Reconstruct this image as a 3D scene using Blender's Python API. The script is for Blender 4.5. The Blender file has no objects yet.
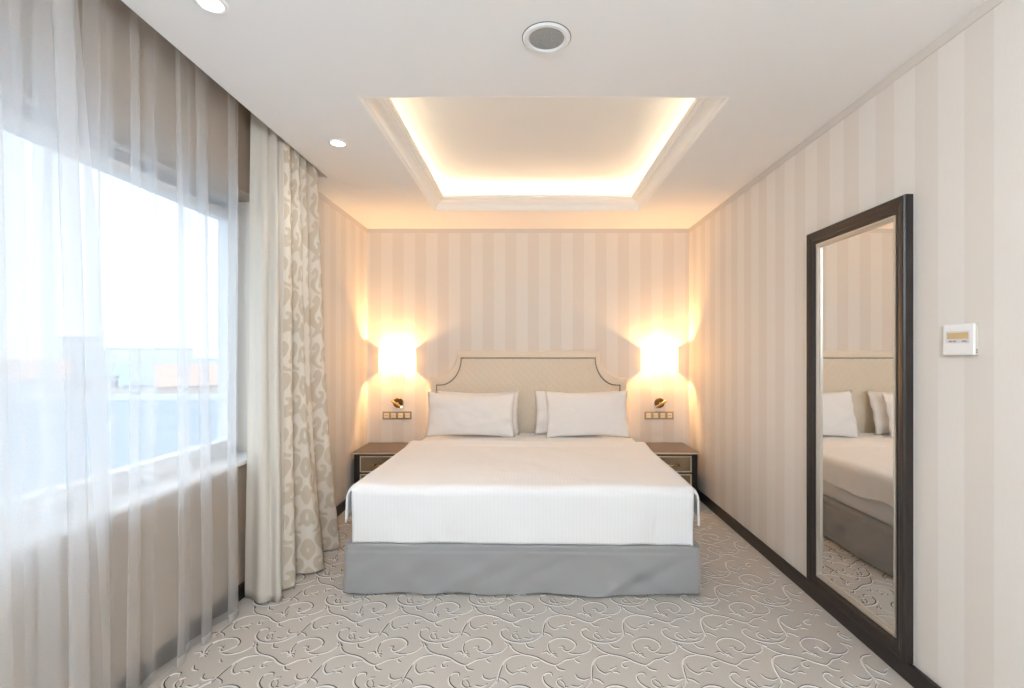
import bpy, bmesh, math, random
import numpy as np
from mathutils import Vector, noise as mnoise
random.seed(7)
scene = bpy.context.scene
C = scene.collection
R = math.radians

# ------------------------------------------------------------------ camera
CAM_Z, FPX, VPX, VPY = 1.433, 485.0, 529.0, 351.0
cd = bpy.data.cameras.new('camera'); cam = bpy.data.objects.new('camera', cd); C.objects.link(cam)
cd.sensor_width = 36.0; cd.lens = FPX / 1024 * 36.0
cd.shift_x = (512 - VPX) / 1024; cd.shift_y = (VPY - 344) / 1024
cd.clip_start = 0.02; cd.clip_end = 2000
cam.location = (0, 0, CAM_Z); cam.rotation_euler = (R(90), 0, 0)
scene.camera = cam

# ------------------------------------------------------------------ world: bright hazy overcast sky
W = bpy.data.worlds.new('world'); scene.world = W; W.use_nodes = True
bg = W.node_tree.nodes['Background']
bg.inputs[0].default_value = (0.82, 0.92, 1.0, 1); bg.inputs[1].default_value = 1.6
pl = bpy.data.lights.new('window_portal', 'AREA'); pl.shape = 'RECTANGLE'; pl.size = 2.85; pl.size_y = 1.56
pl.cycles.is_portal = True
po = bpy.data.objects.new('window_portal', pl); C.objects.link(po)
po.location = (-1.93, 1.625, 1.585); po.rotation_euler = (R(90), 0, R(-90))
vs = scene.view_settings
vs.view_transform = 'Standard'; vs.look = 'None'; vs.gamma = 1.0; vs.use_curve_mapping = False
vs.exposure = 0.5
scene.cycles.max_bounces = 14; scene.cycles.diffuse_bounces = 8; scene.cycles.transparent_max_bounces = 32
scene.cycles.caustics_reflective = False; scene.cycles.caustics_refractive = False
scene.cycles.sample_clamp_indirect = 8.0
WARM = (1.0, 0.53, 0.19); LED = (1.0, 0.78, 0.50)
SCONCE_W, DOWN_W, COVE_E, FILL_GLOBE_W = 60.0, 8.0, 11.0, 146.0

# ------------------------------------------------------------------ room numbers (metres)
XL, XR, YB, YF, H = -1.675, 1.656, 5.026, -2.0, 2.70
PX, PY1, PZ = -1.474, 3.545, 2.90                # curtain pocket edge, far end, top
WY0, WY1, WZ0, WZ1 = 0.20, 3.05, 0.80, 2.37      # window opening
TX0, TX1, TY0, TY1 = -0.863, 1.015, 2.416, 4.397 # ceiling tray opening

# ------------------------------------------------------------------ helpers
def obj(name, verts=None, faces=None, mat=None, parent=None, smooth=False, me=None):
    if me is None:
        me = bpy.data.meshes.new(name); me.from_pydata(verts, [], faces); me.update()
    o = bpy.data.objects.new(name, me); C.objects.link(o)
    if mat is not None and not me.materials:
        for m in (mat if isinstance(mat, (list, tuple)) else [mat]): me.materials.append(m)
    if smooth: me.polygons.foreach_set('use_smooth', [True] * len(me.polygons))
    if parent: o.parent = parent
    return o
def bmobj(name, bm, mat, parent=None, smooth=False):
    bmesh.ops.recalc_face_normals(bm, faces=bm.faces)
    me = bpy.data.meshes.new(name); bm.to_mesh(me); bm.free()
    return obj(name, me=me, mat=mat, parent=parent, smooth=smooth)
def empty(name, loc=(0, 0, 0), rz=0):
    o = bpy.data.objects.new(name, None); C.objects.link(o); o.location = loc; o.rotation_euler = (0, 0, rz)
    o.empty_display_size = 0.1
    return o
def tag(o, label, cat, group=None):
    o['label'] = label; o['category'] = cat
    if group: o['group'] = group
    return o
def struct(o): o['kind'] = 'structure'; return o
def add_box(bm, x0, x1, y0, y1, z0, z1, mi=0):
    v = [bm.verts.new(p) for p in ((x0,y0,z0),(x1,y0,z0),(x1,y1,z0),(x0,y1,z0),(x0,y0,z1),(x1,y0,z1),(x1,y1,z1),(x0,y1,z1))]
    fs = [bm.faces.new([v[i] for i in f]) for f in ((0,3,2,1),(4,5,6,7),(0,1,5,4),(1,2,6,5),(2,3,7,6),(3,0,4,7))]
    for f in fs: f.material_index = mi
    return fs
def box(name, b, mat, parent=None, bevel=0.0, seg=2):
    bm = bmesh.new(); add_box(bm, *b)
    if bevel: bmesh.ops.bevel(bm, geom=bm.edges[:], offset=bevel, segments=seg, profile=0.6, affect='EDGES')
    return bmobj(name, bm, mat, parent)
def add_lathe(bm, prof, n=32, c=(0, 0, 0), axis='z'):
    def pt(r, h, a):
        x, y = r * math.cos(a), r * math.sin(a)
        p = (x, y, h) if axis == 'z' else (x, h, y) if axis == 'y' else (h, x, y)
        return (c[0] + p[0], c[1] + p[1], c[2] + p[2])
    rings = []
    for r, h in prof:
        rings.append([bm.verts.new(pt(0, h, 0))] if r < 1e-6 else [bm.verts.new(pt(r, h, 2 * math.pi * k / n)) for k in range(n)])
    for a, b in zip(rings, rings[1:]):
        if len(a) == 1 and len(b) == 1: continue
        for k in range(n):
            k2 = (k + 1) % n
            if len(a) == 1: bm.faces.new((a[0], b[k], b[k2]))
            elif len(b) == 1: bm.faces.new((a[k], b[0], a[k2]))
            else: bm.faces.new((a[k], b[k], b[k2], a[k2]))
def add_tube(bm, p, q, r, n=12, r2=None):
    p, q = Vector(p), Vector(q); d = (q - p).normalized()
    u = d.orthogonal().normalized(); w = d.cross(u); r2 = r if r2 is None else r2
    A = [bm.verts.new(p + r * (math.cos(t) * u + math.sin(t) * w)) for t in [2 * math.pi * k / n for k in range(n)]]
    B = [bm.verts.new(q + r2 * (math.cos(t) * u + math.sin(t) * w)) for t in [2 * math.pi * k / n for k in range(n)]]
    for k in range(n): bm.faces.new((A[k], A[(k + 1) % n], B[(k + 1) % n], B[k]))
    bm.faces.new(A[::-1]); bm.faces.new(B)
def catmull(P, n=8):
    P = [np.array(p, float) for p in P]; Q = [2 * P[0] - P[1]] + P + [2 * P[-1] - P[-2]]; out = []
    for i in range(1, len(Q) - 2):
        for k in range(n):
            t = k / n
            out.append(.5 * ((2 * Q[i]) + (-Q[i-1] + Q[i+1]) * t + (2*Q[i-1] - 5*Q[i] + 4*Q[i+1] - Q[i+2]) * t*t + (-Q[i-1] + 3*Q[i] - 3*Q[i+1] + Q[i+2]) * t**3))
    out.append(P[-1]); return out
def grid_faces(nu, nv, skip=None):
    return [(i*nv+j, (i+1)*nv+j, (i+1)*nv+j+1, i*nv+j+1) for i in range(nu-1) for j in range(nv-1) if not (skip and skip(i, j))]

# ------------------------------------------------------------------ materials
def mat(name, col, rough=0.6, metal=0.0, spec=0.5, **kw):
    m = bpy.data.materials.new(name); m.use_nodes = True
    b = m.node_tree.nodes['Principled BSDF']
    b.inputs['Base Color'].default_value = (*col, 1); b.inputs['Roughness'].default_value = rough
    b.inputs['Metallic'].default_value = metal; b.inputs['Specular IOR Level'].default_value = spec
    for k, v in kw.items(): b.inputs[k].default_value = v
    return m
class N:
    def __init__(s, m): s.t = m.node_tree; s.n = s.t.nodes; s.b = s.n.get('Principled BSDF'); s.co = None
    def new(s, typ, **kw):
        n = s.n.new(typ)
        for k, v in kw.items(): setattr(n, k, v)
        return n
    def link(s, a, b): s.t.links.new(a, b)
    def coord(s, kind='Object'):
        if s.co is None: s.co = s.new('ShaderNodeTexCoord')
        return s.co.outputs[kind]
    def math(s, op, a, b=None, c=None):
        n = s.new('ShaderNodeMath', operation=op)
        for i, v in enumerate((a, b, c)):
            if v is None: continue
            if isinstance(v, (int, float)): n.inputs[i].default_value = v
            else: s.link(v, n.inputs[i])
        return n.outputs[0]
    def noise(s, scale, detail=3, vec=None, rough=.5, sc=None):
        n = s.new('ShaderNodeTexNoise'); n.inputs['Scale'].default_value = scale; n.inputs['Detail'].default_value = detail
        n.inputs['Roughness'].default_value = rough
        v = vec if vec is not None else s.coord()
        if sc is not None:
            mp = s.new('ShaderNodeMapping'); mp.inputs['Scale'].default_value = sc; s.link(v, mp.inputs[0]); v = mp.outputs[0]
        s.link(v, n.inputs['Vector']); return n.outputs['Fac']
    def mix(s, f, a, b):
        n = s.new('ShaderNodeMix', data_type='RGBA')
        if isinstance(f, (int, float)): n.inputs[0].default_value = f
        else: s.link(f, n.inputs[0])
        for i, v in ((6, a), (7, b)):
            if isinstance(v, tuple): n.inputs[i].default_value = (*v, 1)
            else: s.link(v, n.inputs[i])
        return n.outputs[2]
    def bump(s, h, strength=.3, dist=.002):
        n = s.new('ShaderNodeBump'); n.inputs['Strength'].default_value = strength; n.inputs['Distance'].default_value = dist
        s.link(h, n.inputs['Height']); s.link(n.outputs[0], s.b.inputs['Normal'])
    def color(s, c): s.link(c, s.b.inputs['Base Color'])

def wallpaper(name, axis, edge, period, light, dark):
    m = mat(name, light, .55); n = N(m)
    sep = n.new('ShaderNodeSeparateXYZ'); n.link(n.coord(), sep.inputs[0])
    t = n.math('FRACT', n.math('DIVIDE', n.math('SUBTRACT', sep.outputs[axis], edge), period))
    st = n.math('LESS_THAN', t, .5)
    weave = n.noise(260, 2, sc=(1, 1, .12)); 
    col = n.mix(st, dark, light)
    col = n.mix(n.math('MULTIPLY', weave, .16), col, tuple(c * .72 for c in dark))
    n.color(col)
    n.link(n.math('MULTIPLY_ADD', st, -.12, .6), n.b.inputs['Roughness'])
    n.bump(weave, .12, .001)
    return m
WLIGHT, WDARK = (.80, .765, .72), (.75, .70, .645)
M = {}
M['paper_back'] = wallpaper('striped_wallpaper_back', 0, -.364, .2335, WLIGHT, WDARK)
M['paper_side'] = wallpaper('striped_wallpaper_side', 1, 1.845, .2360, WLIGHT, WDARK)
M['paper_plain'] = mat('plain_wallpaper', (.43, .355, .28), .65)  # plain taupe, darkened to carry the backlit shade around the window
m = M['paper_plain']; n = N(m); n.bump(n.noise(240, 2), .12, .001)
M['band'] = mat('wall_border', (.68, .635, .585), .6)
M['ceiling'] = mat('ceiling_paint', (.90, .895, .89), .8); n = N(M['ceiling']); n.bump(n.noise(300, 2), .05, .001)
M['plaster'] = mat('plaster_moulding', (.92, .905, .88), .55)
M['darkwood'] = mat('dark_stained_wood', (.030, .020, .016), .38)
n = N(M['darkwood']); g = n.noise(18, 4, sc=(1, 1, 14)); n.color(n.mix(g, (.010, .007, .006), (.030, .020, .016))); n.bump(g, .08, .001)
M['frame'] = mat('mirror_frame_wood', (.03, .022, .018), .4)
n = N(M['frame']); g = n.noise(12, 5, sc=(6, 6, 1.2)); n.color(n.mix(g, (.010, .008, .007), (.040, .029, .024))); n.bump(g, .15, .001)
M['silver'] = mat('silver_bead', (.62, .58, .52), .35, .8)
M['mirror'] = mat('mirror_glass', (.93, .93, .92), .004, 1.0)
M['white_frame'] = mat('window_frame_white', (.82, .84, .86), .4)
M['gasket'] = mat('window_gasket', (.35, .37, .40), .6)
M['sill'] = mat('sill_stone', (.82, .82, .82), .35)
M['glass'] = mat('window_glass', (1, 1, 1), .02)
n = N(M['glass']); n.n.remove(n.b); tr = n.new('ShaderNodeBsdfTransparent'); tr.inputs[0].default_value = (.96, .98, 1, 1); gl = n.new('ShaderNodeBsdfGlossy'); gl.inputs['Roughness'].default_value = .02
mx = n.new('ShaderNodeMixShader'); mx.inputs[0].default_value = .06; n.link(tr.outputs[0], mx.inputs[1]); n.link(gl.outputs[0], mx.inputs[2]); n.link(mx.outputs[0], n.n['Material Output'].inputs[0])

M['carpet'] = mat('carpet_pile', (.50, .45, .39), .95, spec=.1)
n = N(M['carpet']); a = n.noise(190, 3, rough=.7); b_ = n.noise(2.2, 3); p = n.noise(900, 1)
n.color(n.mix(a, n.mix(b_, (.40, .365, .32), (.44, .405, .36)), (.65, .605, .55))); n.bump(p, .5, .003)
M['carpet_light'] = mat('carpet_scroll_yarn', (.74, .705, .66), .95, spec=.1); n = N(M['carpet_light']); n.bump(n.noise(700, 1), .4, .002)
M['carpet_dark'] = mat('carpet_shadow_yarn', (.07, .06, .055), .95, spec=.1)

def fabric(name, col, scale=900, b=.25, rough=.85, sheen=.15, trans=0.0):
    m = mat(name, col, rough, spec=.2); n = N(m)
    m.node_tree.nodes['Principled BSDF'].inputs['Sheen Weight'].default_value = sheen
    w = n.noise(scale, 2); n.color(n.mix(w, tuple(c * .93 for c in col), tuple(min(1, c * 1.05) for c in col))); n.bump(w, b, .001)
    return m
M['grey_cloth'] = fabric('grey_bed_skirt_cloth', (.34, .337, .335), 500, .3, .7, .3)
M['pillow'] = fabric('white_pillow_cotton', (.87, .865, .86), 700, .15)
M['sheet'] = fabric('white_sheet_cotton', (.86, .855, .85), 700, .12)
M['duvet'] = mat('white_striped_duvet', (.87, .865, .86), .8, spec=.2)
n = N(M['duvet']); sep = n.new('ShaderNodeSeparateXYZ'); n.link(n.coord(), sep.inputs[0])
rib = n.math('SINE', n.math('MULTIPLY', sep.outputs[0], 2 * math.pi / .022)); n.bump(n.math('ADD', rib, n.noise(60, 3)), .09, .0012)
n.color(n.mix(n.math('MULTIPLY_ADD', rib, .5, .5), (.865, .862, .862), (.885, .882, .882)))
M['cream'] = fabric('cream_headboard_linen', (.81, .725, .605), 600, .25, .8)
M['quilt'] = fabric('cream_quilted_linen', (.79, .70, .575), 600, .25, .75)
M['nail'] = mat('bronze_nailhead', (.10, .075, .045), .35, .8)
M['brass'] = mat('brushed_brass', (.55, .38, .16), .28, 1.0)
M['bronze'] = mat('dark_bronze', (.20, .14, .07), .3, 1.0)
M['plate'] = mat('champagne_switch_plate', (.52, .40, .26), .35, .7)
M['button'] = mat('cream_switch_button', (.82, .74, .60), .4)
M['hole'] = mat('socket_hole', (.08, .07, .06), .6)
M['gold'] = mat('pale_gold_trim', (.74, .63, .47), .4, .3)
M['stand_body'] = mat('black_lacquer', (.014, .011, .010), .28)
M['stand_top'] = mat('dark_walnut_top', (.085, .060, .044), .3); n = N(M['stand_top']); g = n.noise(14, 4, sc=(2, 14, 1)); n.color(n.mix(g, (.06, .042, .03), (.115, .083, .06)))
M['panel'] = mat('bronze_mirror_panel', (.36, .275, .185), .16, .6)
M['white_plastic'] = mat('white_plastic', (.86, .86, .85), .35)
M['side_plastic'] = mat('cream_plastic', (.62, .58, .50), .45)
M['lcd'] = mat('amber_display', (.56, .42, .22), .2)
M['key'] = mat('grey_key', (.35, .33, .36), .5)
M['keypad'] = mat('keypad_surround', (.72, .70, .71), .4)
M['grille'] = mat('speaker_grille', (.33, .345, .345), .6); n = N(M['grille'])
v = n.new('ShaderNodeTexVoronoi'); v.inputs['Scale'].default_value = 330; n.link(n.coord(), v.inputs['Vector']); n.color(n.mix(v.outputs['Distance'], (.20, .21, .21), (.46, .48, .48)))
M['metal_white'] = mat('white_metal', (.85, .85, .85), .4)
def emis(name, col, s):
    m = bpy.data.materials.new(name); m.use_nodes = True; n = N(m); n.n.remove(n.b)
    e = n.new('ShaderNodeEmission'); e.inputs[0].default_value = (*col, 1); e.inputs[1].default_value = s
    n.link(e.outputs[0], n.n['Material Output'].inputs[0]); return m
M['led'] = emis('warm_led', LED, COVE_E)
M['lamp_face'] = emis('downlight_lamp', (1.0, .96, .9), 14)
M['opal'] = emis('fill_globe_glow', (.75, .875, 1.0), FILL_GLOBE_W / (math.pi * 4 * math.pi * .16 ** 2))  # glow of the added fill globe behind the camera
M['bulb'] = emis('warm_bulb', WARM, 40)
M['tip'] = emis('reading_led', (1.0, .85, .6), 5)
# lamp shade: thin fabric that scatters light both ways
m = bpy.data.materials.new('ivory_shade_fabric'); m.use_nodes = True; n = N(m); n.n.remove(n.b)
d = n.new('ShaderNodeBsdfDiffuse'); d.inputs[0].default_value = (.85, .78, .66, 1); t = n.new('ShaderNodeBsdfTranslucent'); t.inputs[0].default_value = (.97, .91, .80, 1)
mx = n.new('ShaderNodeMixShader'); mx.inputs[0].default_value = .9; n.link(d.outputs[0], mx.inputs[1]); n.link(t.outputs[0], mx.inputs[2]); n.link(mx.outputs[0], n.n['Material Output'].inputs[0]); M['shade'] = m
M['crystal'] = mat('clear_crystal', (1, 1, 1), .03)
n = N(M['crystal']); n.n.remove(n.b); tr = n.new('ShaderNodeBsdfTransparent'); tr.inputs[0].default_value = (1, .985, .96, 1); gl = n.new('ShaderNodeBsdfGlossy'); gl.inputs['Roughness'].default_value = .05
mx = n.new('ShaderNodeMixShader'); mx.inputs[0].default_value = .16; n.link(tr.outputs[0], mx.inputs[1]); n.link(gl.outputs[0], mx.inputs[2]); n.link(mx.outputs[0], n.n['Material Output'].inputs[0])
# sheer voile
m = bpy.data.materials.new('white_voile'); m.use_nodes = True; n = N(m); n.n.remove(n.b)
tr = n.new('ShaderNodeBsdfTransparent'); tr.inputs[0].default_value = (1, 1, 1, 1)
d = n.new('ShaderNodeBsdfDiffuse'); d.inputs[0].default_value = (.88, .87, .86, 1); t = n.new('ShaderNodeBsdfTranslucent'); t.inputs[0].default_value = (.90, .91, .93, 1)
m1 = n.new('ShaderNodeMixShader'); m1.inputs[0].default_value = .72; n.link(d.outputs[0], m1.inputs[1]); n.link(t.outputs[0], m1.inputs[2])
m2 = n.new('ShaderNodeMixShader'); 
wv = n.noise(900, 1); n.link(n.math('MULTIPLY_ADD', wv, .16, .27), m2.inputs[0])
n.link(tr.outputs[0], m2.inputs[1]); n.link(m1.outputs[0], m2.inputs[2]); n.link(m2.outputs[0], n.n['Material Output'].inputs[0]); M['voile'] = m
# hem: denser weave of the same cloth
m = m.copy(); m.name = 'white_voile_hem'; M['hem'] = m
for nd in m.node_tree.nodes:
    if nd.type == 'MATH' and nd.operation == 'MULTIPLY_ADD': nd.inputs[2].default_value = .48
# drape face with damask attribute, lining
def cloth_trans(name, tfac):
    m = bpy.data.materials.new(name); m.use_nodes = True; n = N(m); n.n.remove(n.b)
    d = n.new('ShaderNodeBsdfDiffuse'); t = n.new('ShaderNodeBsdfTranslucent')
    mx = n.new('ShaderNodeMixShader'); mx.inputs[0].default_value = tfac; n.link(d.outputs[0], mx.inputs[1]); n.link(t.outputs[0], mx.inputs[2])
    n.link(mx.outputs[0], n.n['Material Output'].inputs[0]); return m, n, d, t
m, n, d, t = cloth_trans('damask_drape_cloth', .12)
at = n.new('ShaderNodeAttribute'); at.attribute_name = 'damask'
w = n.noise(500, 2)
ivory = n.mix(w, (.75, .69, .60), (.81, .75, .66)); tan = n.mix(w, (.605, .525, .42), (.67, .585, .475))
col = n.mix(at.outputs['Fac'], ivory, tan); n.link(col, d.inputs[0]); n.link(col, t.inputs[0]); M['damask'] = m
m, n, d, t = cloth_trans('plain_lining_cloth', .3)
w = n.noise(500, 2); col = n.mix(w, (.76, .715, .645), (.82, .775, .71)); n.link(col, d.inputs[0]); n.link(col, t.inputs[0]); M['lining'] = m
# outside: pale tones of ground and far houses stand in for haze
M['roof_flat'] = mat('pale_membrane_roof', (.50, .57, .64), .8); n = N(M['roof_flat']); n.color(n.mix(n.noise(.25, 3), (.24, .31, .38), (.32, .38, .44)))
M['ground'] = mat('hazy_ground', (.55, .62, .68), .95); n = N(M['ground']); n.color(n.mix(n.noise(.02, 4), (.27, .34, .40), (.38, .42, .46)))
M['ext_white'] = mat('pale_render_wall', (.78, .77, .76), .8)
M['ext_tan'] = mat('tan_render_wall', (.70, .60, .52), .8)
M['roof_red'] = mat('pale_orange_roof', (.66, .46, .36), .8)
M['roof_grey'] = mat('grey_blue_roof', (.42, .50, .58), .8)
M['ext_glass'] = mat('dark_window_glass', (.22, .28, .34), .2)

# ================================================================== STRUCTURE
# floor + carpet scrolls
fl = struct(obj('floor', [(XL, YF, 0), (XR, YF, 0), (XR, YB, 0), (XL, YB, 0)], [(0, 1, 2, 3)], M['carpet']))
def cA(cx, cy):       # carpet scroll traced in the photo -> floor metres
    px, py = 400 + cx / 6.4, 605 + cy / 6.4
    D = CAM_Z * FPX / (py - VPY); return ((px - VPX) * D / FPX, D)
STROKES = [
 ([(150,245),(165,275),(190,303),(230,320),(280,330),(320,345),(360,370),(410,388),(450,375),(490,355),(540,346),(590,328)], 1.0),
 ([(440,340),(412,315),(400,285),(410,250),(440,228),(490,214),(540,218),(575,238),(582,260),(565,278),(535,295),(510,300),(492,285),(500,268)], 1.0),
 ([(520,312),(570,320),(620,312),(660,295),(688,262),(668,242)], .9),
 ([(180,170),(178,155),(150,156),(125,175),(125,205),(160,232),(210,244),(260,244),(320,232),(370,205),(400,170)], 1.0),
 ([(385,205),(400,165),(415,135),(440,100),(480,75),(540,66)], 1.2),
 ([(230,175),(205,183),(190,205),(210,225),(240,222)], .7), ([(262,215),(298,220),(330,208)], .7),
 ([(310,160),(315,178),(345,187),(380,180)], .8),
 ([(445,112),(448,138),(475,158),(508,150)], .8), ([(505,140),(535,132),(555,124)], .7), ([(525,150),(545,150),(558,158)], .6),
 ([(640,95),(605,100),(590,118),(605,128),(622,122)], .8),
 ([(413,392),(430,415),(465,424)], .9), ([(548,352),(560,365),(575,372)], .7),
 ([(350,312),(385,304),(400,318),(430,300)], .8), ([(405,335),(425,318),(440,325)], .8), ([(470,275),(490,270),(505,285)], .6),
 ([(262,250),(275,275),(305,280)], .9), ([(400,180),(430,190),(446,207)], .8), ([(690,250),(705,262),(715,270)], .7),
 ([(225,230),(228,205),(215,190)], .5), ([(330,345),(300,365),(270,372),(262,395),(285,403)], .0)]
LX, LY = .4115, .345
cellw = [(catmull([cA(*p) for p in s], 4), k) for s, k in STROKES if k > 0]
cx0, cy0 = cA(400, 285)
cellw = [([(p[0] - cx0, p[1] - cy0) for p in s], k) for s, k in cellw]
def ribbons(off, wbase, h):
    V, F = [], []
    for r in range(-4, 9):
        for c in range(-7, 8):
            bx, by = cx0 + (c + .5 * (r % 2)) * LX, cy0 + r * LY
            if not (XL - .5 < bx < XR + .5 and .9 < by < YB + .4): continue
            for s, k in cellw:
                P = [(bx + p[0] + off[0], by + p[1] + off[1]) for p in s]
                if any(not (XL + .03 < p[0] < XR - .025 and p[1] < YB - .02) for p in P): continue
                nP = len(P); b0 = len(V)
                for i, p in enumerate(P):
                    a, b = P[max(i - 1, 0)], P[min(i + 1, nP - 1)]
                    dx, dy = b[0] - a[0], b[1] - a[1]; L = math.hypot(dx, dy) or 1
                    t = i / (nP - 1); w = wbase * k * (.35 + .65 * math.sin(math.pi * min(max(t, .0), 1)) ** .6) * .5
                    nx, ny = -dy / L * w, dx / L * w
                    V += [(p[0] + nx, p[1] + ny, .0005), (p[0], p[1], h), (p[0] - nx, p[1] - ny, .0005)]
                for i in range(nP - 1):
                    q = b0 + 3 * i; F += [(q, q + 1, q + 4, q + 3), (q + 1, q + 2, q + 5, q + 4)]
    return V, F
o = obj('scroll_pile', *ribbons((0, 0), .0085, .004), M['carpet_light'], fl); o['kind'] = 'stuff'; o['label'] = 'pale raised scrolling vines woven into the carpet'
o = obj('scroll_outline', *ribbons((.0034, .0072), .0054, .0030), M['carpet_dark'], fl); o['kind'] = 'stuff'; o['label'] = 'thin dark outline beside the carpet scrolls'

# walls
struct(box('wall_back', (XL - .25, XR + .2, YB, YB + .2, -.1, PZ + .1), M['paper_back']))
struct(box('wall_right', (XR, XR + .2, YF - .2, YB, -.1, PZ + .1), M['paper_side']))
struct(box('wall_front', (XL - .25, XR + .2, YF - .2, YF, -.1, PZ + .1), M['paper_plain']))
bm = bmesh.new(); T = XL - .25
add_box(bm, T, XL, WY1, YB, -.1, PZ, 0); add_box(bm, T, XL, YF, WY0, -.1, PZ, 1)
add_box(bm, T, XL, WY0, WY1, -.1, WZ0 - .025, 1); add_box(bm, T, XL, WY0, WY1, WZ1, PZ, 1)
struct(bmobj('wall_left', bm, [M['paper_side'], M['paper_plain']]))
# baseboards and the plain band under the ceiling
BH, BT = .083, .02
def bb(name, b): return struct(box(name, b, M['darkwood'], bevel=.004))
bb('baseboard_right', (XR - BT, XR, YF + BT, YB - BT, 0, BH)); bb('baseboard_left', (XL, XL + BT, YF + BT, YB - BT, 0, BH))
bb('baseboard_back', (XL, XR, YB - BT, YB, 0, BH)); bb('baseboard_front', (XL, XR, YF, YF + BT, 0, BH))
def band(i, b): return struct(box('trim_%d' % i, b, M['band']))
band(2, (XR - .004, XR, YF, YB - .004, H - .045, H)); band(3, (XL, XR, YB - .004, YB, H - .045, H)); band(4, (XL, XL + .004, PY1, YB - .004, H - .045, H))

# ceiling with curtain pocket and lit tray
V, F = [], []
def quad(*p): 
    b = len(V); V.extend(p); F.append(tuple(range(b, b + len(p))))
xs = [XL, PX, TX0, TX1, XR]; ys = [YF, TY0, PY1, TY1, YB]
for i in range(4):
    for j in range(4):
        if i == 0 and j <= 1: continue
        if i == 2 and j in (1, 2): continue
        quad((xs[i], ys[j], H), (xs[i], ys[j+1], H), (xs[i+1], ys[j+1], H), (xs[i+1], ys[j], H))
quad((PX, YF, H), (PX, PY1, H), (PX, PY1, PZ), (PX, YF, PZ)); quad((XL, PY1, H), (PX, PY1, H), (PX, PY1, PZ), (XL, PY1, PZ)); quad((XL, YF, PZ), (PX, YF, PZ), (PX, PY1, PZ), (XL, PY1, PZ))
def rect(ins, z): return [(TX0 + ins, TY0 + ins, z), (TX1 - ins, TY0 + ins, z), (TX1 - ins, TY1 - ins, z), (TX0 + ins, TY1 - ins, z)]
def ring(a, b):
    for k in range(4): quad(a[k], a[(k+1) % 4], b[(k+1) % 4], b[k])
LZ, TZ, OUT = H + .112, H + .245, -.06
ring(rect(0, H), rect(0, LZ)); ring(rect(0, LZ), rect(OUT, LZ)); ring(rect(OUT, LZ), rect(OUT, TZ)); quad(*rect(OUT, TZ))
ceil = struct(obj('ceiling', V, F, M['ceiling']))
prof = [(0, .02), (0, -.0006), (.014, -.0006), (.016, .004), (.022, .008), (.022, .014), (.027, .016)]
prof += [(.027 + .043 * (1 - math.cos(a)), .016 + .05 * math.sin(a)) for a in [R(90) * k / 8 for k in range(1, 9)]]
prof += [(.074, .068), (.074, .076), (.084, .078), (.092, .084), (.095, .092), (.104, .094), (.104, .118), (.086, .118), (.086, .10), (0, .10)]
V, F = [], []
for ins, z in prof: V += rect(ins, H + z)
for i in range(len(prof) - 1):
    for k in range(4): F.append((4*i+k, 4*i+(k+1) % 4, 4*(i+1)+(k+1) % 4, 4*(i+1)+k))
struct(obj('trim_1', V, F, M['plaster']))
# LED strip lying in the cove behind the moulding
V, F = [], []
ra, rb, rc = rect(-.033, LZ + .004), rect(-.050, LZ + .004), rect(-.033, LZ); rd = rect(-.050, LZ)
V = ra + rb + rc + rd
for k in range(4):
    k2 = (k + 1) % 4; F += [(k, k2, 4 + k2, 4 + k), (8 + k, 8 + k2, k2, k), (4 + k, 4 + k2, 12 + k2, 12 + k)]
tag(obj('led_strip', V, F, M['led']), 'warm glowing LED strip tucked behind the moulding of the ceiling tray', 'light strip')

# window: frame, mullion, sashes, panes, sill
win = struct(empty('window_1', (XL - .2, WY0, WZ0)))
def wchild(name, b, mt, parent=win, bevel=.004):
    o = box(name, b, mt, None, bevel); o.parent = parent; o.matrix_parent_inverse = parent.matrix_world.inverted()
    return o
win.matrix_world = win.matrix_basis
import mathutils
win_inv = mathutils.Matrix.Translation(win.location).inverted()
def wc(name, b, mt, bevel=.004, parent=None):
    o = box(name, b, mt, None, bevel); o.parent = parent or win
    o.matrix_parent_inverse = win_inv if parent is None else mathutils.Matrix.Identity(4)
    return o
fx0, fx1 = XL - .225, XL - .16
bm = bmesh.new()
add_box(bm, fx0, fx1, WY0, WY1, WZ0, WZ0 + .045); add_box(bm, fx0, fx1, WY0, WY1, WZ1 - .095, WZ1)
add_box(bm, fx0, fx1, WY0, WY0 + .06, WZ0, WZ1); add_box(bm, fx0, fx1, WY1 - .06, WY1, WZ0, WZ1)
for ym in (1.30,): add_box(bm, fx0, fx1, ym - .035, ym + .035, WZ0, WZ1)
o = bmobj('window_frame', bm, M['white_frame']); o.parent = win; o.matrix_parent_inverse = win_inv
wc('frame_cover', (fx0 - .002, fx1 + .004, WY0, WY1, WZ1 - .085, WZ1 - .035), M['gasket'])
for a, b in ((WY0 + .06, 1.265), (1.335, WY1 - .06)):
    z0, z1 = WZ0 + .045, WZ1 - .095; sx0, sx1 = fx0 + .012, fx1 + .012
    bm = bmesh.new(); s = .05
    add_box(bm, sx0, sx1, a, b, z0, z0 + s); add_box(bm, sx0, sx1, a, b, z1 - s, z1); add_box(bm, sx0, sx1, a, a + s, z0 + s, z1 - s); add_box(bm, sx0, sx1, b - s, b, z0 + s, z1 - s)
    sash = bmobj('sash', bm, M['white_frame']); sash.parent = win; sash.matrix_parent_inverse = win_inv
    obj('pane', [(sx0 + .03, a + s, z0 + s), (sx0 + .03, b - s, z0 + s), (sx0 + .03, b - s, z1 - s), (sx0 + .03, a + s, z1 - s)], [(0, 1, 2, 3)], M['glass'], sash)
wc('window_sill', (XL - .25, XL + .03, WY0, WY1, WZ0 - .025, WZ0 - .0005), M['sill'], .006)

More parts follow.
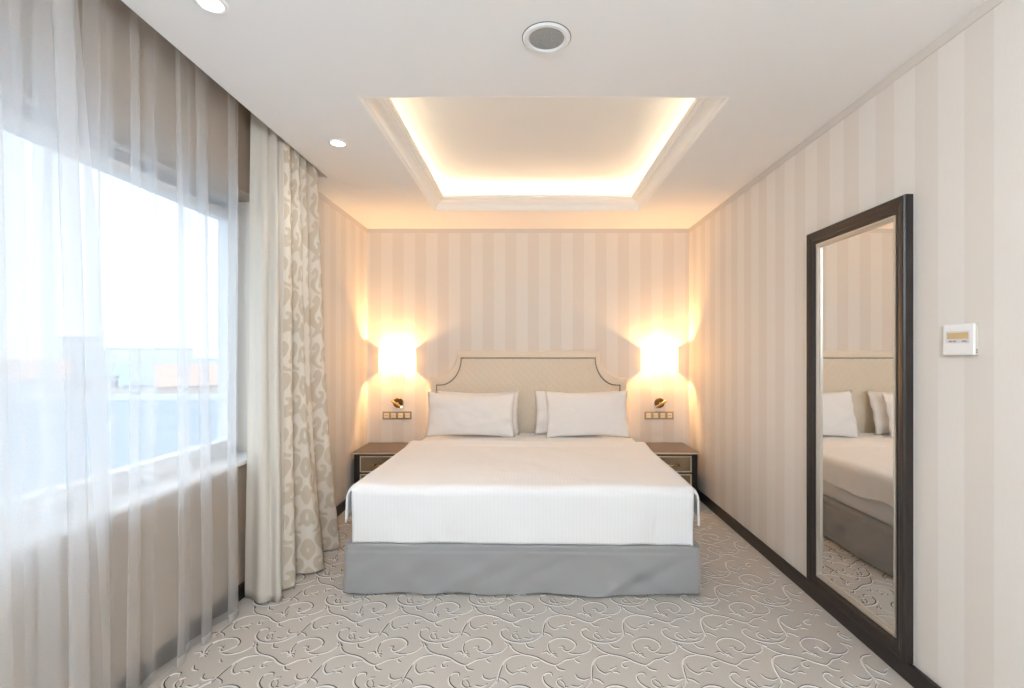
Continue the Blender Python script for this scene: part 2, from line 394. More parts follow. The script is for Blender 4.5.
# ================================================================== OUTSIDE
struct(obj('ground_outside', [(-900, -500, -16), (-3, -500, -16), (-3, 1200, -16), (-900, 1200, -16)], [(0, 1, 2, 3)], M['ground']))
def gable(name, label, x, y, w, d, zt, rh, wallm, roofm, rz, n=4):
    e = empty(name, (x, y, -16), R(rz)); h = zt + 16
    box('wall', (-w/2, w/2, -d/2, d/2, 0, h), wallm, e)
    o = .5
    obj('roof', [(-w/2-o, -d/2-o, h), (w/2+o, -d/2-o, h), (w/2+o, d/2+o, h), (-w/2-o, d/2+o, h), (-w/2-o, 0, h+rh), (w/2+o, 0, h+rh)],
        [(0, 1, 5, 4), (2, 3, 4, 5), (0, 4, 3), (1, 2, 5), (0, 3, 2, 1)], roofm, e)
    for k in range(n):
        for r in range(2):
            u = -w/2 + (k + .5) * w / n
            box('window', (u - .6, u + .6, -d/2 - .06, -d/2 + .02, h - 2.6 - 3.2 * r, h - 1.1 - 3.2 * r), M['ext_glass'], e)
    return tag(e, label, 'building', 'buildings beyond the window')
rf = empty('flat_roofed_building', (-40, 24, -16))
box('roof', (-36, 36, -26, 24, 10.5, 12.6), M['roof_flat'], rf); box('wall', (-35.8, 35.8, -25.8, 23.8, 0, 10.5), M['ext_white'], rf); box('parapet', (-36, 36, 23.6, 24, 12.6, 13.15), M['ext_white'], rf)
tag(rf, 'long lower building with a pale blue flat roof just below the window', 'building', 'buildings beyond the window')
gable('house', 'pale house with pale orange gable roof seen through the leftmost sheer folds', -78, 68, 20, 11, -2.6, 3.0, M['ext_white'], M['roof_red'], 40, 5)
gable('house', 'pale house with grey-blue gable roof beyond the flat roof', -57, 78, 12, 10, -3.6, 3.4, M['ext_white'], M['roof_grey'], 35)
gable('house', 'tan walled house with orange roof beyond the window mullion', -42, 64, 11, 9, -2.8, 2.6, M['ext_tan'], M['roof_red'], 38)
gable('house', 'long low tan house near the far end of the flat roof', -104, 118, 40, 14, -4.5, 3.0, M['ext_tan'], M['roof_grey'], 42, 8)
def block(label, x, y, w, d, zt):
    e = empty('tower_block', (x, y, -16), R(40)); box('wall', (-w/2, w/2, -d/2, d/2, 0, zt + 16), M['ext_white'], e); box('roof', (-w/2 - .4, w/2 + .4, -d/2 - .4, d/2 + .4, zt + 16, zt + 16.7), M['roof_grey'], e)
    tag(e, label, 'building', 'buildings beyond the window')
block('tiny distant tower block standing on the hazy horizon', -260, 280, 16, 14, 9); block('wide distant block low on the hazy horizon', -300, 380, 60, 18, 3)

# ================================================================== BED
BR = -.021                       # the bed stands a touch askew
BO = (-.002, 4.895, 0.0)
def atbed(o): o.location = BO; o.rotation_euler = (0, 0, BR); return o
bed = tag(atbed(empty('bed')), 'wide double bed with white mattress on a grey fabric-skirted base', 'bed')
BW, BL, BZ = 1.048, 2.055, .292
# skirted base: closed rounded outline, gently rippled towards the hem
outl = []
rc = .03
for (cx, cy, a0) in ((BW - rc, -BL + rc, -90), (BW - rc, -.01 - rc, 0), (-BW + rc, -.01 - rc, 90), (-BW + rc, -BL + rc, 180)):
    outl.append([(cx + rc * math.cos(R(a0 + 15 * k)), cy + rc * math.sin(R(a0 + 15 * k)), math.cos(R(a0 + 15 * k)), math.sin(R(a0 + 15 * k))) for k in range(7)])
loop = []
for k in range(4):
    seg = outl[k]; nxt = outl[(k + 1) % 4]; loop += seg
    a, b = seg[-1], nxt[0]; L = math.hypot(b[0] - a[0], b[1] - a[1]); nn = int(L / .025)
    loop += [(a[0] + (b[0] - a[0]) * q / nn, a[1] + (b[1] - a[1]) * q / nn, a[2], a[3]) for q in range(1, nn)]
V, F = [], []; zr = [.292, .289, .28, .262, .255, .25] + [.25 - .242 * k / 16 for k in range(1, 17)]
NL = len(loop)
for j, z in enumerate(zr):
    dn = 1 - z / BZ
    for (x, y, nx, ny) in loop:
        w = mnoise.noise(Vector((x * 5.5 + z * 6, y * 5.5, z * 3))) * .020 * dn + mnoise.noise(Vector((x * 7 - z * 12, y * 7, 3.3))) * .018 * min(1, dn * 2) * (1 if dn > .15 else .2)
        off = (.010 * dn + w) - (.006 if j in (0,) else 0) - (.004 if .252 < z < .27 else 0)
        zz = z + (abs(mnoise.noise(Vector((x * 2.2, y * 2.2, 9)))) * .022 if j == len(zr) - 1 else 0)
        V.append((x + nx * off, y + ny * off, max(.002, zz)))
for j in range(len(zr) - 1):
    for i in range(NL): F.append((j*NL+i, (j+1)*NL+i, (j+1)*NL+(i+1) % NL, j*NL+(i+1) % NL))
F.append(tuple(range(NL)))
base = box('bed_base', (-BW + .04, BW - .04, -BL + .04, -.02, .03, .288), M['darkwood'], bed)
o = obj('bed_skirt', V, F, M['grey_cloth'], base, smooth=True); o['label'] = 'grey fabric skirt with soft creases'
# mattress
MW, MF, MT = .998, -2.015, .605
o = box('mattress', (-MW, MW, MF, -.02, .288, MT), M['sheet'], bed, .05, 5); o.data.polygons.foreach_set('use_smooth', [True] * len(o.data.polygons))
# duvet: top, tucked front and loose hanging sides in one sheet
DW, DF, DH, RR, DT = 1.005, -2.048, -.70, .055, .634
def fold1(s, e):                  # arc-length s past flat half-extent e-RR -> (outward, drop)
    f = e - RR
    if s <= f: return s, 0.
    a = (s - f) / RR
    if a < math.pi / 2: return f + RR * math.sin(a), RR * (1 - math.cos(a))
    return e, RR + (s - f - RR * math.pi / 2)
SIDE, FRONT, DWS = .20, .336, 1.042
smax = DWS - RR + RR * math.pi / 2 + SIDE - RR; tmax = -DF - RR + RR * math.pi / 2 + FRONT - RR
ss = [-smax + 2 * smax * k / 150 for k in range(151)]; ts = [-DH + (tmax + DH) * k / 120 for k in range(121)]
V = []
for s in ss:
    for t in ts:
        x, zs = fold1(abs(s), DWS); y, zt = fold1(t, -DF); sg = 1 if s > 0 else -1
        side = max(0, zs - .03); fr = max(0, zt - .03)
        z = DT - zs - zt
        nz = mnoise.noise(Vector((s * 2.2, t * 2.2, 1.7))) * .013 + mnoise.noise(Vector((s * 6, t * 5, 5.1))) * .006 + mnoise.noise(Vector((s * 15, t * 12, 8.1))) * .0025
        edge = min(1, max(0, (DWS - abs(s)) / .12)) * min(1, max(0, (-DF - t) / .12))
        if zs < .02 and zt < .02: z += nz * (.4 + .6 * edge) + .012 * math.exp(-((t + DH) / .05) ** 2) + .009 / (1 + math.exp((t + DH - .13 - .012 * mnoise.noise(Vector((s * 3, 0, 0)))) / .006))
        if side > 0:
            f = math.sin(t * 17 + 2 * mnoise.noise(Vector((t * 1.4, sg, 0)))) * .5 + mnoise.noise(Vector((t * 5, sg * 3, 2))) * .9
            x += side * (.06 + .12 * f); z += side * .12 * mnoise.noise(Vector((t * 2.5, sg * 7, 4))) + .25 * side * max(0, (1.0 - t)) * .4
        if fr > 0:
            y += fr * .03 * mnoise.noise(Vector((s * 4, zt * 4, 6))) + .006 * mnoise.noise(Vector((s * 9, zt * 9, 2.5))) * min(1, fr * 8)
            x -= .004 * min(1, fr * 4) * min(1, abs(s) / .3)
            y -= .015 * fr; z += .006 * mnoise.noise(Vector((s * 5, 1, 1))) * (fr / FRONT)
        V.append((sg * x, -y, z))
nv = len(ts); se = DW - RR + RR * math.pi / 2; te = -DF - RR + RR * math.pi / 2
F = grid_faces(len(ss), nv, lambda i, j: abs(ss[i] + ss[i+1]) / 2 > 1.012 and (ts[j] + ts[j+1]) / 2 > te - .035)
bm = bmesh.new(); me = bpy.data.meshes.new('t'); me.from_pydata(V, [], F); bm.from_mesh(me)
bmesh.ops.delete(bm, geom=[v for v in bm.verts if not v.link_faces], context='VERTS')
duvet = atbed(bmobj('duvet', bm, M['duvet'], smooth=True))
md = duvet.modifiers.new('thick', 'SOLIDIFY'); md.thickness = .012; md.offset = -1
tag(duvet, 'white finely striped duvet spread over the bed, tucked at the foot', 'duvet')
# flat sheet over the head of the mattress
V = []
us = [-1.02 + 2.04 * k / 60 for k in range(61)]; tt = [.03 + .80 * k / 30 for k in range(31)]
for u in us:
    for t in tt:
        d = max(0, abs(u) - .955); z = .6115 - (RR * (1 - math.cos(min(1.2, d / RR)))) + .003 * mnoise.noise(Vector((u * 6, t * 8, 3)))
        V.append((u if d == 0 else math.copysign(.955 + RR * math.sin(min(1.2, d / RR)), u), -t, z))
sh = atbed(obj('bed_sheet', V, grid_faces(61, 31), M['sheet'], smooth=True))
tag(sh, 'smooth white sheet showing between the pillows and the duvet edge', 'sheet')
# pillows
def pillow(w, h, th, seed, name='pillow'):
    nu, nv = 41, 29; V = []; 
    for sgn in (1, -1):
        for i in range(nu):
            for j in range(nv):
                u, v = -1 + 2 * i / (nu - 1), -1 + 2 * j / (nv - 1)
                x = u * w / 2 * (1 - .045 * (1 - v * v) * abs(u) ** 3) ; y = v * h / 2 * (1 - .12 * (1 - u * u) * abs(v) ** 3)
                prof = max(0, (1 - abs(u) ** 2.6)) ** .55 * max(0, (1 - abs(v) ** 2.2)) ** .6
                wr = mnoise.noise(Vector((u * 3 + seed, v * 3, sgn))) * .012 + mnoise.noise(Vector((u * 8, v * 6 + seed, sgn * 2))) * .005
                ed = (abs(u) ** 6) * (1 - abs(v) ** 4)
                z = sgn * (th / 2 * prof + .002) + wr * prof ** .5 + .010 * math.sin(v * 9 + seed) * ed
                V.append((x, y, z))
    F = grid_faces(nu, nv); m0 = nu * nv
    F2 = [tuple(m0 + q for q in f[::-1]) for f in F]
    bm = bmesh.new(); me = bpy.data.meshes.new('t'); me.from_pydata(V, [], F + F2); bm.from_mesh(me)
    bmesh.ops.remove_doubles(bm, verts=bm.verts, dist=.006)
    return bmobj(name, bm, M['pillow'], smooth=True)
def place(o, x, y, z, tilt, roll=0, yaw=0):
    o.rotation_mode = 'XYZ'; o.location = (x, y, z); o.rotation_euler = (R(tilt), R(roll), R(yaw))
    return o
PG = 'white bed pillows'
PIL = [(-.515, 4.81, .826, 74, .5, 0, 1.3, .84, .44, .15, 'rear white pillow leaning on the headboard, mostly hidden, on the left side of the bed'),
       (-.558, 4.655, .822, 75, .6, 1, 2.9, .85, .435, .155, 'front white pillow with smooth face on the left side of the bed'),
       (.475, 4.81, .828, 74, 0, 0, 5.2, .84, .44, .15, 'rear white pillow leaning on the headboard behind the pillow on the right side'),
       (.56, 4.655, .828, 75, -.6, -1, 7.7, .80, .46, .155, 'front white pillow with perky corners on the right side of the bed')]
for (x, y, z, tl, ro, ya, sd, w, h, th, lb) in PIL:
    tag(place(pillow(w, h, th, sd), x, y, z, tl, ro, ya), lb, 'pillow', PG)

# ================================================================== HEADBOARD
hb = tag(empty('headboard', (-.008, YB - .003, .12)), 'cream upholstered headboard with scooped corners and nailhead border', 'headboard')
def hb_outline(d, n=14):          # d: inset from the outer edge; x,z relative to hb (z0 = .12)
    ox, top, sh, fx = 1.005 - d, 1.434 - .12 - d, 1.159 - .12 - d, .722 - d * .55
    sx = .965 - d
    R1 = []
    ex, ez = sx - fx, top - sh
    for k in range(n + 1):        # concave quarter ellipse centred on the upper outer corner
        a = R(90) * k / n
        R1.append((sx - ex * math.cos(a), top - ez * math.sin(a)))
    right = R1 + ([(ox, sh)] if ox - sx > .001 else [])
    right += [(ox, 0 + (.0 if d == 0 else .0))]
    left = [(-x, z) for x, z in right[::-1]]
    return left + right           # from bottom-left up and over to bottom-right
O0 = hb_outline(0)
def hb_strip(levels, name, mt, parent):
    V, F = [], []
    n_ = len(O0)
    for d, y in levels:
        V += [(x, y, z) for x, z in hb_outline(d)]
    for i in range(len(levels) - 1):
        for k in range(n_ - 1): F.append((i*n_+k, i*n_+k+1, (i+1)*n_+k+1, (i+1)*n_+k))
    return obj(name, V, F, mt, parent, smooth=True)
hb_strip([(0, 0), (0, -.085), (.004, -.094), (.012, -.099), (.035, -.102), (.06, -.099), (.068, -.094), (.07, -.086), (.07, 0)], 'border', M['cream'], hb)
# quilted panel inside the border: fine grid clipped by the outline
ins = hb_outline(.069)
def top_at(x):
    x = abs(x); xs_, zs_ = [p[0] for p in ins[len(ins)//2:]], [p[1] for p in ins[len(ins)//2:]]
    if x <= xs_[0]: return zs_[0]
    for k in range(len(xs_) - 1):
        if xs_[k] <= x <= xs_[k+1] and xs_[k+1] > xs_[k]:
            t = (x - xs_[k]) / (xs_[k+1] - xs_[k]); return zs_[k] + t * (zs_[k+1] - zs_[k])
    return zs_[-2]
V = []; NX, NZ = 220, 120; ox = 1.005 - .069
for i in range(NX):
    x = -ox + 2 * ox * i / (NX - 1); tp = top_at(x)
    for j in range(NZ):
        z = tp * j / (NZ - 1)
        a, b = (x + z) / .075, (x - z) / .075
        q = min(abs(a - round(a)), abs(b - round(b))) * 2
        V.append((x, -.083 - .0045 * min(1, q * 1.6) ** .6, z))
obj('quilted_panel', V, grid_faces(NX, NZ), M['quilt'], hb, smooth=True)
# nailheads along the seam
path = hb_outline(.071); acc = [0]
for a, b in zip(path, path[1:]): acc.append(acc[-1] + math.hypot(b[0] - a[0], b[1] - a[1]))
bm = bmesh.new(); s = .0; k = 0
while s < acc[-1]:
    while k < len(acc) - 2 and acc[k + 1] < s: k += 1
    t = (s - acc[k]) / max(1e-6, acc[k+1] - acc[k]); x = path[k][0] + t * (path[k+1][0] - path[k][0]); z = path[k][1] + t * (path[k+1][1] - path[k][1])
    if z > .35: add_lathe(bm, [(.0075, 0), (.0062, -.003), (.0032, -.0052), (0, -.006)], 8, (x, -.0895, z), 'y')
    s += .0165
o = bmobj('nailhead_trim', bm, M['nail'], hb, smooth=True); o['kind'] = 'stuff'; o['label'] = 'row of small dark bronze nailheads'
box('back_board', (-.93, .93, -.08, -.002, 0, .98), M['darkwood'], hb)

# ================================================================== NIGHTSTANDS
def nightstand(cx, w, label):
    e = tag(empty('nightstand', (cx, YB - .26, 0)), label, 'nightstand', 'nightstands beside the bed')
    y0, y1 = -.232, .235; h = .49; hw = w / 2
    bm = bmesh.new()
    for sx in (-1, 1):
        a, b = sorted((sx * (hw - .012), sx * (hw - .067))); add_box(bm, a, b, y0, y1, .0, h - .022)
    add_box(bm, -hw + .06, hw - .06, y0 + .012, y1, .06, h - .022)
    bmobj('body', bm, M['stand_body'], e)
    tp = box('top', (-hw, hw, y0 - .012, y1 + .003, h - .022, h), M['stand_top'], e, .003)
    box('edge_trim', (-hw - .001, hw + .001, y0 - .016, y0 - .010, h - .020, h - .004), M['gold'], tp, .002)
    for z0, z1 in ((.302, .452), (.132, .284)):
        dr = box('drawer', (-hw + .072, hw - .072, y0 - .004, y0 + .02, z0, z1), M['panel'], e, .002)
        bm = bmesh.new(); a, b, t = -hw + .070, hw - .070, .010
        for bx in ((a, b, z1 - t, z1), (a, b, z0, z0 + t), (a, a + t, z0 + t, z1 - t), (b - t, b, z0 + t, z1 - t)):
            add_box(bm, bx[0], bx[1], y0 - .012, y0 + .004, bx[2], bx[3])
        bmobj('drawer_frame', bm, M['gold'], dr)
        zc = (z0 + z1) / 2 - .005
        bm = bmesh.new(); add_tube(bm, (-.072, y0 - .034, zc), (.072, y0 - .034, zc), .0055)
        bmobj('handle', bm, M['brass'], dr, True)
        for sx in (-.055, .055):
            bm = bmesh.new(); add_tube(bm, (sx, y0 - .003, zc), (sx, y0 - .040, zc), .0085, r2=.0075); bmobj('handle_post', bm, M['stand_body'], dr)
    return e
nightstand(-1.378, .54, 'dark wood nightstand with gold-edged drawers beside the patterned drape')
nightstand(1.337, .50, 'dark wood nightstand with gold-edged drawers beside the mirror wall')

# ================================================================== WALL LAMPS
def wall_lamp(cx, label):
    e = tag(empty('wall_lamp', (cx, YB, 1.18)), label, 'wall lamp', 'fabric shaded wall lamps')
    z0, z1 = .045, .282; w, dp, n_ = .18, .135, 28
    V, F = [], []
    for k in range(n_ + 1):
        a = math.pi * k / n_; ca, sa = math.cos(a), math.sin(a)
        x = -w * math.copysign(abs(ca) ** .75, ca); y = -.012 - dp * abs(sa) ** .75
        V += [(x, y, z0), (x, y, z1)]
    V += [(-w, -.002, z0), (-w, -.002, z1), (w, -.002, z0), (w, -.002, z1)]
    F = [(2*k, 2*k+2, 2*k+3, 2*k+1) for k in range(n_)] + [(2*n_+2, 0, 1, 2*n_+3), (2*n_, 2*n_+4, 2*n_+5, 2*n_+1)]
    sh = obj('lamp_shade', V, F, M['shade'], e, smooth=True)
    for zz in (z0, z1):
        bm = bmesh.new()
        P = [(V[2*k][0], V[2*k][1], zz) for k in range(n_ + 1)]
        for a, b in zip(P, P[1:]): add_tube(bm, a, b, .0022, 6)
        bmobj('shade_rim', bm, M['bronze'], sh)
    box('wall_plate', (-.055, .055, -.014, -.001, .07, .22), M['brass'], e, .004)
    bm = bmesh.new(); add_tube(bm, (0, -.012, .12), (0, -.072, .12), .008); add_tube(bm, (0, -.072, .085), (0, -.072, .128), .012); bmobj('arm', bm, M['brass'], e, True)
    bm = bmesh.new(); add_lathe(bm, [(0, .128), (.012, .131), (.022, .15), (.020, .172), (0, .185)], 16, (0, -.072, 0)); bmobj('bulb', bm, M['bulb'], e, True)
    li = bpy.data.lights.new('wall_lamp_light', 'POINT'); li.energy = SCONCE_W; li.color = WARM; li.shadow_soft_size = .03
    lo = bpy.data.objects.new('wall_lamp_light', li); C.objects.link(lo); lo.parent = e; lo.location = (0, -.072, .168)
    # crystal drops hanging below the shade in two tiers
    bm = bmesh.new(); add_tube(bm, (-.09, -.07, .040), (.09, -.07, .040), .003); add_tube(bm, (0, -.072, .10), (0, -.07, .04), .003); bmobj('drop_bar', bm, M['gold'], e)
    for k, x in enumerate((-.08, -.048, -.016, .016, .048, .08)):
        L = (.085, .125)[k % 2]
        bm = bmesh.new(); add_lathe(bm, [(0, .036), (.011, .030), (.012, .036 - L + .014), (.007, .036 - L), (0, .034 - L)], 6, (x, -.07, 0)); bmobj('crystal_drop', bm, M['crystal'], e)
    return e
wall_lamp(-1.358, 'lit wall lamp with ivory half-drum shade above the nightstand by the drape')
wall_lamp(1.346, 'lit wall lamp with ivory half-drum shade above the nightstand by the mirror wall')

def reading_light(cx, sx, label, lit):
    e = tag(empty('reading_light', (cx, YB, .897)), label, 'reading light', 'brass bedside reading lights')
    bm = bmesh.new(); add_lathe(bm, [(0, -.001), (.052, -.001), (.052, -.014), (.048, -.019), (0, -.021)], 32, (0, 0, 0), 'y'); bmobj('rosette', bm, M['bronze'], e, False)
    bm = bmesh.new(); add_tube(bm, (0, -.018, 0), (0, -.045, 0), .009); bmobj('pivot', bm, M['brass'], e)
    p, q = Vector((-.052 * sx, -.055, .022)), Vector((.045 * sx, -.062, -.036)) 
    bm = bmesh.new(); add_tube(bm, p, q, .0115, 16); hd = bmobj('lamp_tube', bm, M['brass'], e, False)
    bm = bmesh.new(); d = (q - p).normalized(); add_tube(bm, q, q + d * .006, .009, 12); bmobj('lens', bm, M['tip'] if lit else M['brass'], hd)
reading_light(-1.353, 1, 'small brass reading light with glowing tip beneath the lamp by the drape', True)
reading_light(1.350, -1, 'small brass reading light angled down towards the bed from mirror side', False)

def switch_plate(cx, sock, label):
    e = tag(empty('switch_panel', (cx, YB, .766)), label, 'switch panel', 'bedside switch panels')
    box('plate', (-.15, .15, -.010, -.0005, -.041, .041), M['plate'], e, .003)
    for k in range(4):
        x = -.1095 + .073 * k
        b = box('socket' if k == sock else 'switch_button', (x - .024, x + .024, -.015, -.009, -.024, .024), M['button'], e, .002)
        if k == sock:
            for hx in (-.009, .009):
                bm = bmesh.new(); add_tube(bm, (x + hx, -.0165, 0), (x + hx, -.012, 0), .004, 10); bmobj('socket_hole', bm, M['hole'], b)
        else: box('rocker_line', (x - .022, x + .022, -.0156, -.0145, -.001, .001), M['plate'], b)
switch_plate(-1.366, 0, 'four-gang champagne switch panel with socket at its outer end, by the drape')
switch_plate(1.346, 3, 'four-gang champagne switch panel with socket at its outer end, by the mirror wall')

# ================================================================== MIRROR
mr = tag(empty('wall_mirror', (XR, 2.459, BH + .002)), 'tall mirror in a dark moulded wooden frame with silver inner bead', 'mirror')
MH, MWD = 2.11 - BH - .002, .739
fp = [(0, 0), (0, -.034), (.004, -.040), (.012, -.042), (.018, -.039), (.022, -.039), (.032, -.036), (.044, -.030), (.050, -.030), (.060, -.022), (.066, -.022), (.070, -.014), (.070, 0)]
def mrect(i): return [(-MWD/2 + i, i), (MWD/2 - i, i), (MWD/2 - i, MH - i), (-MWD/2 + i, MH - i)]
def mloop(profile, name, mt, parent):
    V, F = [], []
    for i, x in profile: V += [(x, y, z) for y, z in mrect(i)]
    for a in range(len(profile) - 1):
        for k in range(4): F.append((4*a+k, 4*a+(k+1) % 4, 4*(a+1)+(k+1) % 4, 4*(a+1)+k))
    return obj(name, V, F, mt, parent)
fr = mloop(fp, 'frame', M['frame'], mr)
mloop([(.070, -.010), (.070, -.024), (.078, -.026), (.085, -.022), (.086, -.018), (.092, -.016), (.092, -.006)], 'silver_bead', M['silver'], fr)
V = [(-.008, y, z) for y, z in mrect(.091)]; obj('mirror_glass', V, [(0, 3, 2, 1)], M['mirror'], mr)
V = [(-.002, y, z) for y, z in mrect(.004)]; obj('backing', V, [(0, 3, 2, 1)], M['darkwood'], mr)

# ================================================================== THERMOSTAT
th = tag(empty('thermostat', (XR, 1.8505, 1.417)), 'white square room thermostat with amber display on the striped wall', 'thermostat')
box('housing', (-.012, 0, -.0655, .0655, 0, .120), M['side_plastic'], th, .003)
box('cover', (-.021, -.011, -.0655, .0655, .001, .119), M['white_plastic'], th, .003)
kp = box('keypad', (-.0222, -.0205, -.052, .052, .046, .092), M['keypad'], th)
box('display', (-.0230, -.0216, -.047, .044, .062, .086), M['lcd'], th)
for yy, ww in ((.030, .014), (.012, .014), (-.030, .018)): box('key', (-.0235, -.0220, yy - ww/2, yy + ww/2, .0495, .0565), M['key'], kp)
for zz in (.010, .018): box('vent_slot', (-.010, -.005, -.0662, -.0652, zz, zz + .004), M['hole'], th)

# ================================================================== CEILING FITTINGS
sp = tag(empty('ceiling_speaker', (.071, 1.963, H)), 'round white ceiling speaker with grey mesh grille', 'speaker')
bm = bmesh.new(); add_lathe(bm, [(.0965, 0), (.0965, -.004), (.090, -.009), (.078, -.009), (.071, -.005), (.071, 0)], 48); bmobj('ring', bm, M['metal_white'], sp, False)
bm = bmesh.new(); add_lathe(bm, [(.072, -.003), (.05, -.005), (0, -.006)], 48); bmobj('grille', bm, M['grille'], sp, True)
bm = bmesh.new(); add_lathe(bm, [(.0995, -.0002), (.0995, -.0015), (.0955, -.0015)], 48); bmobj('gap', bm, M['hole'], sp)
DL = [(-1.163, 2.954, 'small round downlight glowing in the ceiling beside the drape'), (-1.158, 1.766, 'small round downlight cut by the top edge of the photo above the sheers')]
for x, y, lb in DL:
    e = empty('downlight', (x, y, H)); tag(e, lb, 'downlight', 'ceiling downlights')
    bm = bmesh.new(); add_lathe(bm, [(.056, 0), (.056, -.004), (.048, -.007), (.040, -.005), (.038, 0)], 32); bmobj('ring', bm, M['metal_white'], e)
    bm = bmesh.new(); add_lathe(bm, [(.039, -.0015), (0, -.0025)], 24); bmobj('lamp_face', bm, M['lamp_face'], e)
    li = bpy.data.lights.new('downlight_light', 'SPOT'); li.energy = DOWN_W; li.color = (1, .95, .88); li.spot_size = R(120); li.spot_blend = .8; li.shadow_soft_size = .035
    lo = bpy.data.objects.new('downlight_light', li); C.objects.link(lo); lo.parent = e; lo.location = (0, 0, -.012)

# added fill light: unseen glowing globe that brightens the near half of the room
gp = tag(empty('fill_globe', (.15, -1.0, H)), 'added glowing globe behind the viewer, a fill light for the near room', 'fill light')
bm = bmesh.new(); add_lathe(bm, [(0, -.03), (.055, -.03), (.06, -.004), (.06, 0)], 24); bmobj('canopy', bm, M['brass'], gp, True)
bm = bmesh.new(); add_tube(bm, (0, 0, -.03), (0, 0, -.31), .004); bmobj('cord', bm, M['bronze'], gp)
bm = bmesh.new(); bmesh.ops.create_uvsphere(bm, u_segments=32, v_segments=16, radius=.16, matrix=mathutils.Matrix.Translation((0, 0, -.47))); bmobj('globe', bm, M['opal'], gp, True)

# ================================================================== CURTAINS
tk = tag(empty('curtain_track', (-1.56, .2, PZ)), 'twin curtain track inside the ceiling pocket', 'curtain track')
for dx in (-.045, .04): box('rail', (dx - .012, dx + .012, -1.6, 3.31, -.035, -.0005), M['metal_white'], tk, .003)
# sheer voile panels
def sheer(y0, y1, lean, X0, wl, amp, seed, label, hem_far=True):
    nfold = (y1 - y0) / wl; cols = int(nfold * 26); zs = [2.862, 2.80, 2.6, 2.3, 1.9, 1.5, 1.1, .7, .35, .10, .055, .016]
    V = []; 
    for i in range(cols + 1):
        u = i / cols
        for z in zs:
            dn = (2.862 - z) / 2.85
            ph = 2 * math.pi * nfold * u + 1.1 * mnoise.noise(Vector((u * 7, seed, dn * .5))) * 2
            am = amp * (.75 + .5 * dn) * (1 + .6 * mnoise.noise(Vector((u * nfold * .8, seed * 2, 0))))
            y = y0 + u * (y1 - y0) + lean * u ** 6 * dn + .27 * wl * math.sin(2 * ph) + .02 * mnoise.noise(Vector((u * 5, dn * 1.5, seed)))
            V.append((X0 + am * math.sin(ph) + .012 * dn * mnoise.noise(Vector((u * 9, dn * 3, seed + 4))), y, z))
    nz = len(zs)
    e = tag(empty('sheer_curtain', (X0, (y0 + y1) / 2, 0)), label, 'curtain', 'sheer curtains over the window')
    inv = mathutils.Matrix.Translation(e.location).inverted()
    F = grid_faces(cols + 1, nz)
    def part(nm, sel, mt):
        o = obj(nm, V, [f for k, f in enumerate(F) if sel(k // (nz - 1), k % (nz - 1))], mt, smooth=True)
        bm = bmesh.new(); bm.from_mesh(o.data); bmesh.ops.delete(bm, geom=[v for v in bm.verts if not v.link_faces], context='VERTS'); bm.to_mesh(o.data); bm.free()
        o.parent = e; o.matrix_parent_inverse = inv; return o
    hc = 3
    part('voile', lambda i, j: j < nz - 3 + 1 and i < cols - hc, M['voile'])
    part('hem', lambda i, j: j >= nz - 2 or i >= cols - hc, M['hem'])
sheer(-.35, 1.63, .13, -1.525, .26, .034, 1.7, 'sheer white curtain nearest the viewer, its slanting hem crossing the window')
sheer(1.50, 2.645, .0, -1.602, .205, .034, 6.1, 'sheer white curtain hanging between the near sheer and the patterned drape')

# patterned drape with plain lining turned back towards the window
def stroke_field(strokes, U, Vp, uu, vv):
    f = np.zeros(uu.shape); ur = np.mod(uu + U / 2, U) - U / 2; vr = np.mod(vv, Vp); ur = -np.abs(ur)
    for pts, w in strokes:
        P = catmull(pts, 6)
        for k, p in enumerate(P):
            t = k / (len(P) - 1); r = w * .62 * (.45 + .75 * math.sin(math.pi * min(1, t * .8 + .15)) )
            for dv in (-Vp, 0, Vp):
                d2 = (ur - p[0]) ** 2 + (vr - p[1] - dv) ** 2
                f = np.maximum(f, np.clip((r - np.sqrt(d2)) / .004 + .5, 0, 1))
    return f
DAM = [([(-.032,.485),(-.052,.512),(-.074,.495),(-.062,.462),(-.036,.43),(-.034,.39),(-.066,.36),(-.105,.352)], .026),
       ([(-.040,.292),(-.062,.318),(-.088,.298),(-.058,.255),(-.020,.21),(-.022,.155),(-.062,.118),(-.102,.132),(-.108,.168),(-.082,.178)], .034),
       ([(-.105,.085),(-.062,.082),(-.028,.05)], .026), ([(-.152,.02),(-.135,.07),(-.152,.12)], .03),
       ([(-.152,.19),(-.128,.235),(-.14,.28),(-.152,.30)], .03), ([(-.155,.40),(-.125,.43),(-.13,.47),(-.155,.49)], .028), ([(-.10,.40),(-.118,.415)], .02)]
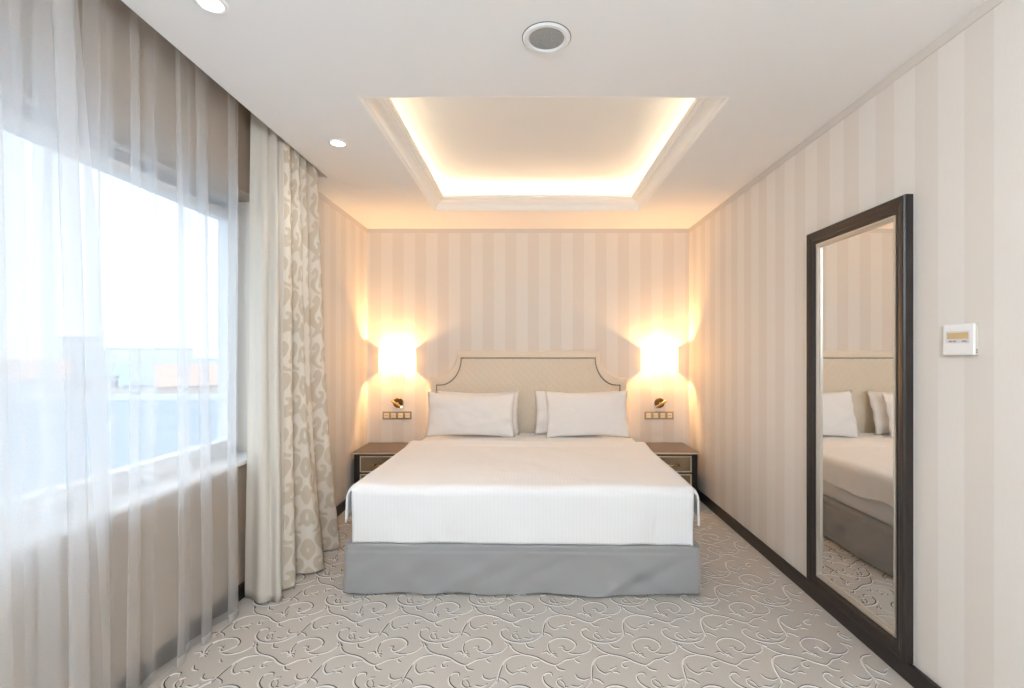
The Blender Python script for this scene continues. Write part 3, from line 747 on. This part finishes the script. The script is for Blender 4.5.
def drape_panel(top, bot, name, mt, parent, nz=90, pat=False, ztop=2.862, zbot=.014, seed=0, n=10):
    A, B = np.array(catmull(top, n)), np.array(catmull(bot, n)); cols = len(A)
    L = np.concatenate([[0], np.cumsum(np.hypot(*(np.diff(B, axis=0).T)))])
    V, u, v = [], [], []
    for i in range(cols):
        for j in range(nz):
            t = j / (nz - 1); k = t ** .75 * (1 - .25 * math.sin(math.pi * t)) if t > 0 else 0
            x, y = A[i] * (1 - k) + B[i] * k
            x += .010 * mnoise.noise(Vector((L[i] * 4, t * 3, seed))) * t; y += .012 * mnoise.noise(Vector((L[i] * 4, t * 2.5, seed + 3))) * t
            V.append((x, y, ztop + (zbot - ztop) * t)); u.append(L[i]); v.append(ztop + (zbot - ztop) * t)
    e = parent; o = obj(name, V, grid_faces(cols, nz), mt, smooth=True)
    o.parent = e; o.matrix_parent_inverse = mathutils.Matrix.Translation(e.location).inverted()
    if pat:
        f = stroke_field(DAM, .31, .52, np.array(u) + .02, np.array(v) + .075)
        at = o.data.attributes.new('damask', 'FLOAT', 'POINT'); at.data.foreach_set('value', f.astype(np.float32))
    md = o.modifiers.new('thick', 'SOLIDIFY'); md.thickness = .002
    return o
dr = tag(empty('drape', (-1.45, 3.15, 0)), 'floor-length ivory drape with tan scroll damask beside the sheers', 'curtain')
top = [(-1.560, 2.985), (-1.510, 3.00), (-1.505, 3.04), (-1.600, 3.065), (-1.507, 3.10), (-1.502, 3.14), (-1.600, 3.165), (-1.505, 3.21), (-1.500, 3.25), (-1.600, 3.28), (-1.505, 3.34), (-1.492, 3.38), (-1.54, 3.42), (-1.55, 3.45)]
bot = [(-1.500, 2.88), (-1.450, 2.89), (-1.425, 2.95), (-1.535, 3.03), (-1.525, 3.08), (-1.385, 3.10), (-1.340, 3.17), (-1.395, 3.24), (-1.525, 3.27), (-1.515, 3.34), (-1.500, 3.42), (-1.405, 3.465), (-1.375, 3.52), (-1.47, 3.56)]
drape_panel(top, bot, 'patterned_face', M['damask'], dr, nz=420, pat=True, n=22)
topl = [(-1.605, 2.80), (-1.585, 2.83), (-1.555, 2.85), (-1.545, 2.87), (-1.565, 2.90), (-1.525, 2.92), (-1.535, 2.95), (-1.550, 2.975), (-1.515, 2.998)]
botl = [(-1.640, 2.80), (-1.590, 2.78), (-1.535, 2.73), (-1.495, 2.735), (-1.470, 2.765), (-1.425, 2.745), (-1.412, 2.775), (-1.47, 2.86), (-1.455, 2.882)]
o = drape_panel(topl, botl, 'lining', M['lining'], dr, nz=60, seed=9); o['label'] = 'plain off-white lining of the drape'
